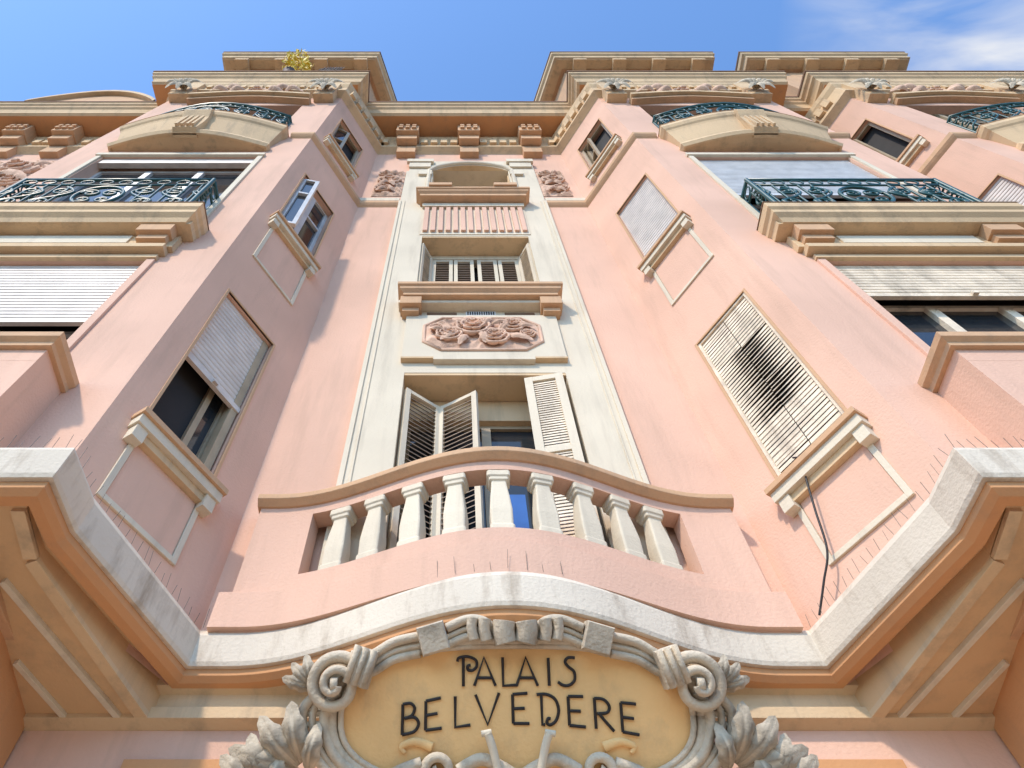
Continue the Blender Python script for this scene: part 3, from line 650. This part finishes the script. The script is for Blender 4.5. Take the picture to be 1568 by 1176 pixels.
for sg in (-1,1):
    M=lambda L:[(.02+sg*x,y) for x,y in L]
    for dx,r in ((0,.034),(.07,.022),(.13,.032)):
        ct(M([(1.07+dx*.3,.44-dx*.3),(1.13+dx,.52),(1.13+dx,.66),(1.05+dx*.9,.80),(.88+dx*.6,.90+dx*.5),(.65,.96+dx*.4)]),r,.03,1.3)
    for k in range(7):
        a=k/6; x=1.13-.10*a*a; y=.50+.34*a
        ct(M([(x,y),(x+.13,y+.02*a)]),.018,.02,1.)
    sp=spiral(1.08,.40,.17,.03,math.pi*1.1,1.9,60)
    sp=[(.02+sg*x,y) for x,y in sp]
    tube(cs,C,sp,[.040-.02*i/60 for i in range(61)],STONE,[.05+.10*i/60 for i in range(61)],1.3)
    tube(cs,C,[(.02+sg*1.08-.02,.40),(.02+sg*1.08+.02,.40)],.04,STONE,.13,1)
    ct(M([(1.02,.40),(1.14,.40)]),.15,-.03,.4)
    for dy,r in ((0,.030),(.055,.018),(.10,.026)):
        ct(M([(1.0,.235+dy*.8),(.88,.235+dy),(.74,.16+dy),(.58,.125+dy)]),r,.04,1.3)
        ct(M([(.42,.08+dy),(.30,.03+dy),(.2,.035+dy),(.12,.09+dy*.6)]),r,.05,1.3)
    for (cx,cy,a,w,h,rib) in ((.50,.14,.28,.085,.085,0),(.93,.30,-.3,.075,.11,1)):
        ca,sa=math.cos(a),math.sin(a); vs=[]
        for n,kk in ((-.02,1),(.12,1),(.14,.9)):
            for px,py in ((-w,-h),(w,-h),(w,h),(-w,h)):
                px*=kk;py*=kk; vs.append(C(.02+sg*(cx+px*ca-py*sa),cy+px*sa+py*ca,n))
        cs.add(vs,[(0,1,2,3),(8,9,10,11)]+[(b+j,b+(j+1)%4,b+4+(j+1)%4,b+4+j) for b in (0,4) for j in range(4)],STONE)
        if rib:
          for j in (-1,0,1):
            tube(cs,C,[(.02+sg*(cx+j*w*.66*ca+h*sa),cy+j*w*.66*sa-h*ca),(.02+sg*(cx+j*w*.66*ca-h*sa),cy+j*w*.66*sa+h*ca)],w*.26,STONE,.14,1.1)
    for k,(x,y,r) in enumerate(((.065,.10,.07),(.185,.085,.038),(.26,.08,.032))):
        ct(M([(x,y-.06),(x+.005,y),(x-.01,y+.07)]),r,.09,1.3)
    for (x,y,a,L,w) in ((1.26,.82,-1.35,.34,.15),(1.28,.84,-.85,.36,.16),(1.30,.86,-.3,.40,.17),(1.26,.88,.3,.34,.16),(1.45,.94,-1.2,.30,.14),(1.46,.96,-.6,.32,.15),(1.46,1.0,0,.34,.16),(1.2,.98,.9,.3,.15),(1.22,.86,-1.8,.26,.12),(1.42,.98,-1.8,.24,.12)):
        aa=a if sg>0 else math.pi-a
        leaf(cs,C,.02+sg*x,y,aa,L,w,STONE,.0,.12,.07)
    for a in (-2.2,-1.7,-1.2): 
        aa=a if sg>0 else math.pi-a
        leaf(cs,C,.02+sg*1.22,.42,aa+.9*sg,.2,.09,STONE,.0,.06,.04)
    sp=spiral(.46,.86,.11,.02,math.pi*.9,-1.6,40)
    tube(cs,C,[(.02+sg*x,y) for x,y in sp],[.035-.015*i/40 for i in range(41)],STONE,.06,1.2)
    ct(M([(.35,.86),(.22,.80),(.1,.84),(0,.90)]),.035,.06,1.1)
    ct(M([(.56,.82),(.68,.86),(.80,.92),(.9,.93)]),.035,.05,1.1)
    ct(M([(.50,.74),(.60,.71),(.68,.735),(.66,.77)]),[.03,.012],.03,.8,YEL)
    ct(M([(.18,.66),(.15,.74),(.10,.95)]),.024,.10,1.,WHITE)
    ct(M([(.155,.655),(.215,.665)]),.018,.10,1.,WHITE)
ob=cs.build(SIGN); cp_.build(SIGN)
cu=bpy.data.curves.new('lettering','CURVE'); cu.dimensions='3D'; cu.bevel_depth=.0092*S; cu.bevel_resolution=2; cu.materials.append(BLACK)
lo=bpy.data.objects.new('lettering',cu); sc.collection.objects.link(lo); lo.parent=SIGN
GL={'P':[[(.12,1.0),(.12,-.02)],[(-.12,.86),(-.05,1.0),(.3,1.04),(.62,.92),(.66,.7),(.5,.55),(.32,.56),(.3,.7),(.42,.74)]],
'A':[[(0,0),(.4,1.02),(.85,0)],[(.13,.28),(.72,.28)]],
'L':[[(.05,1.02),(.05,.0),(.62,.03)]],
'I':[[(.1,1),(.1,0)]],
'S':[[(.78,1.0),(.5,1.0),(.38,.85),(.5,.68),(.72,.5),(.72,.2),(.5,.02),(.25,.02),(.05,.14)]],
'B':[[(.05,1.0),(.05,0)],[(.05,1),(.35,.98),(.5,.8),(.4,.58),(.12,.52)],[(.15,.52),(.5,.5),(.66,.28),(.5,.04),(.05,0)]],
'E':[[(.62,1.02),(.05,.98)],[(.05,.98),(.05,0.02)],[(.05,.02),(.66,.02)],[(.05,.5),(.5,.52)]],
'V':[[(-.05,1.02),(.4,0),(.85,1.04)]],
'D':[[(.1,1.0),(.1,0),(.2,0)],[(-.08,.98),(.3,1.0),(.62,.85),(.74,.5),(.62,.15),(.4,.0),(.28,.06),(.32,.2),(.42,.2)]],
'R':[[(.05,1.02),(.05,0)],[(.05,1),(.4,1),(.6,.8),(.5,.58),(.12,.5)],[(.2,.5),(.45,.25),(.72,0)]]}
def word(s,xs,base,h):
    for ch,x in zip(s,xs):
        for st in GL[ch]:
            pp=st if len(st)<4 else spline(st,6)
            spn=cu.splines.new('POLY'); spn.points.add(len(pp)-1)
            for q,(a,b) in zip(spn.points,pp):
                xx=x+a*h*.95; q.co=(*W(C(xx,base(xx)-b*h,.033)),1)
word('PALAIS',[-.315,-.231,-.065,.023,.205,.265],lambda x:.407,.158)
word('BELVEDERE',[-.666,-.529,-.354,-.217,-.011,.153,.321,.477,.633],lambda x:.616+.06*((x-.03)/.7)**2,.165)
# ---- bird spikes
cu=bpy.data.curves.new('bird_spikes','CURVE'); cu.dimensions='3D'; cu.bevel_depth=.0012; cu.bevel_resolution=0; cu.materials.append(WIRE)
bs=bpy.data.objects.new('bird_spikes',cu); sc.collection.objects.link(bs)
def spikes(path,h,step,L=.2,n=-.03):
    pp=off(path,n)
    for i in range(len(pp)-1):
        a,b=pp[i],pp[i+1]; l=math.dist(a,b); k=max(1,int(l/step))
        for j in range(k):
            t=(j+random.random()*.3)/k; x=a[0]+(b[0]-a[0])*t; y=a[1]+(b[1]-a[1])*t
            s=cu.splines.new('POLY'); s.points.add(1)
            s.points[0].co=(*W((x,y,h)),1)
            LL=L*random.uniform(.7,1.1)
            s.points[1].co=(*W((x+random.uniform(-.01,.01),y+random.uniform(-.02,.02),h+LL)),1)
spikes(slab[:4],3.62,.07,.12); spikes(slab[-4:],3.62,.07,.12); spikes([p for i,p in enumerate(curve) if i%4==0],3.60,.12,.17,.012)
# ---- hanging cable
cu=bpy.data.curves.new('hanging_cable','CURVE'); cu.dimensions='3D'; cu.bevel_depth=.006; cu.bevel_resolution=2; cu.materials.append(BLACK)
hc=bpy.data.objects.new('hanging_cable',cu); sc.collection.objects.link(hc)
pp=spline([(2.50,3.70,5.05),(2.53,3.62,4.92),(2.47,3.65,4.75),(2.42,3.72,4.4),(2.38,3.80,4.05),(2.30,3.92,3.85),(2.22,4.05,3.66)],8)
s=cu.splines.new('POLY'); s.points.add(len(pp)-1)
for q,p in zip(s.points,pp): q.co=(*W(p),1)
# ---- potted plant
PL=empty('potted_plant'); pm=MB('pot'); lf=MB('foliage')
px,py,pz=-4.6,2.8,20.08
vs=[];K=14
for h,r in ((0,.12),(.3,.17),(.34,.19),(.36,.19)):
    for k in range(K): vs.append((px+r*math.cos(2*math.pi*k/K),py+r*math.sin(2*math.pi*k/K),pz+h))
pm.add(vs,[(i*K+j,i*K+(j+1)%K,(i+1)*K+(j+1)%K,(i+1)*K+j) for i in range(3) for j in range(K)]+[tuple(range(3*K,4*K))],POT,True)
for k in range(340):
    v=Vector((random.gauss(0,1),random.gauss(0,1),random.gauss(0,1))).normalized()*random.random()**.4
    c=(px+.1+v.x*.42,py-.14+v.y*.34,pz+1.1+v.z*.75+.3*math.sin(v.x*7))
    a=Vector((random.uniform(-1,1),random.uniform(-1,1),random.uniform(-1,1))).normalized()*.07; b=a.cross(Vector((random.random(),1,.3))).normalized()*.035
    c=Vector(c); lf.add([c-a,c+b,c+a,c-b],[(0,1,2,3)],LEAFM)
pm.build(PL); lf.build(PL)
cu=bpy.data.curves.new('grid_antenna','CURVE'); cu.dimensions='3D'; cu.bevel_depth=.005; cu.materials.append(WIRE)
ga=bpy.data.objects.new('grid_antenna',cu); sc.collection.objects.link(ga)
for i in range(8):
    for a,b in (((-3.85+i*.07,2.75,20.3),(-3.75+i*.07,2.72,21.1)),((-3.9,2.75,20.3+i*.1),(-3.3,2.72,20.35+i*.1))):
        s=cu.splines.new('POLY'); s.points.add(1); s.points[0].co=(*W(a),1); s.points[1].co=(*W(b),1)
s=cu.splines.new('POLY'); s.points.add(1); s.points[0].co=(*W((-3.6,2.8,20.0)),1); s.points[1].co=(*W((-3.6,2.75,21.0)),1)
# ---- ground
def plane(name,x0,x1,y0,y1,z,m,z0=None):
    me=bpy.data.meshes.new(name)
    if z0 is None: me.from_pydata([(x0,y0,z),(x1,y0,z),(x1,y1,z),(x0,y1,z)],[],[(0,1,2,3)])
    else: me.from_pydata([(x0,y0,z0),(x1,y0,z0),(x1,y1,z0),(x0,y1,z0),(x0,y0,z),(x1,y0,z),(x1,y1,z),(x0,y1,z)],[],BOXF)
    me.materials.append(m); ob=bpy.data.objects.new(name,me); sc.collection.objects.link(ob)
plane('ground',-400,400,-400,400,-.13,ASPH)
plane('pavement',-40,40,-2.5,3.3,0,PAVE,-.126)
plane('pavement',-40,40,-14,-9,0,PAVE,-.126)
# ---- light
sundir=Vector((-.36,-.60,.72)).normalized()
li=bpy.data.lights.new('sun','SUN'); li.energy=3.4; li.angle=math.radians(3); li.color=(1,.865,.73)
lo=bpy.data.objects.new('sun',li); sc.collection.objects.link(lo); lo.rotation_euler=sundir.to_track_quat('Z','Y').to_euler(); lo.location=(0,-20,30)
w=bpy.data.worlds.new('World'); sc.world=w; w.use_nodes=True; N=w.node_tree.nodes; L=w.node_tree.links
bg=N['Background']; bg.inputs['Strength'].default_value=.14
sk=N.new('ShaderNodeTexSky'); sk.sky_type='NISHITA'; sk.sun_disc=False
sk.sun_elevation=math.asin(sundir.z); sk.sun_rotation=math.atan2(sundir.x,sundir.y)
gm=N.new('ShaderNodeVectorMath'); gm.operation='MULTIPLY'; gm.inputs[1].default_value=(1.42,1.95,2.45); L.new(sk.outputs[0],gm.inputs[0])
tc=N.new('ShaderNodeTexCoord'); mp=N.new('ShaderNodeMapping'); mp.inputs['Scale'].default_value=(3,9,3); mp.inputs['Rotation'].default_value=(0,0,.5)
nz=N.new('ShaderNodeTexNoise'); nz.inputs['Scale'].default_value=1.6; nz.inputs['Detail'].default_value=6; nz.inputs['Distortion'].default_value=.6
L.new(tc.outputs['Generated'],mp.inputs['Vector']); L.new(mp.outputs[0],nz.inputs['Vector'])
dt=N.new('ShaderNodeVectorMath'); dt.operation='DOT_PRODUCT'; dt.inputs[1].default_value=Vector((.66,.04,.75)).normalized()
L.new(tc.outputs['Generated'],dt.inputs[0])
mr=N.new('ShaderNodeMapRange'); mr.inputs[1].default_value=.94; mr.inputs[2].default_value=.99; L.new(dt.outputs['Value'],mr.inputs[0])
mr2=N.new('ShaderNodeMapRange'); mr2.inputs[1].default_value=.36; mr2.inputs[2].default_value=.70; L.new(nz.outputs['Fac'],mr2.inputs[0])
mm=N.new('ShaderNodeMath'); mm.operation='MULTIPLY'; L.new(mr.outputs[0],mm.inputs[0]); L.new(mr2.outputs[0],mm.inputs[1])
mx=N.new('ShaderNodeMixRGB'); mx.inputs[2].default_value=(6.3,6.4,6.6,1)
L.new(mm.outputs[0],mx.inputs[0]); L.new(gm.outputs[0],mx.inputs[1]); L.new(mx.outputs[0],bg.inputs['Color'])
# ---- camera
cam=bpy.data.cameras.new('camera'); co=bpy.data.objects.new('camera',cam); sc.collection.objects.link(co)
co.location=(-.35*S,0,CZ); co.rotation_euler=(math.radians(90+59.46),0,0)
cam.sensor_width=36; cam.lens=26; cam.shift_x=.0561; cam.clip_start=.05; cam.clip_end=2000
sc.camera=co
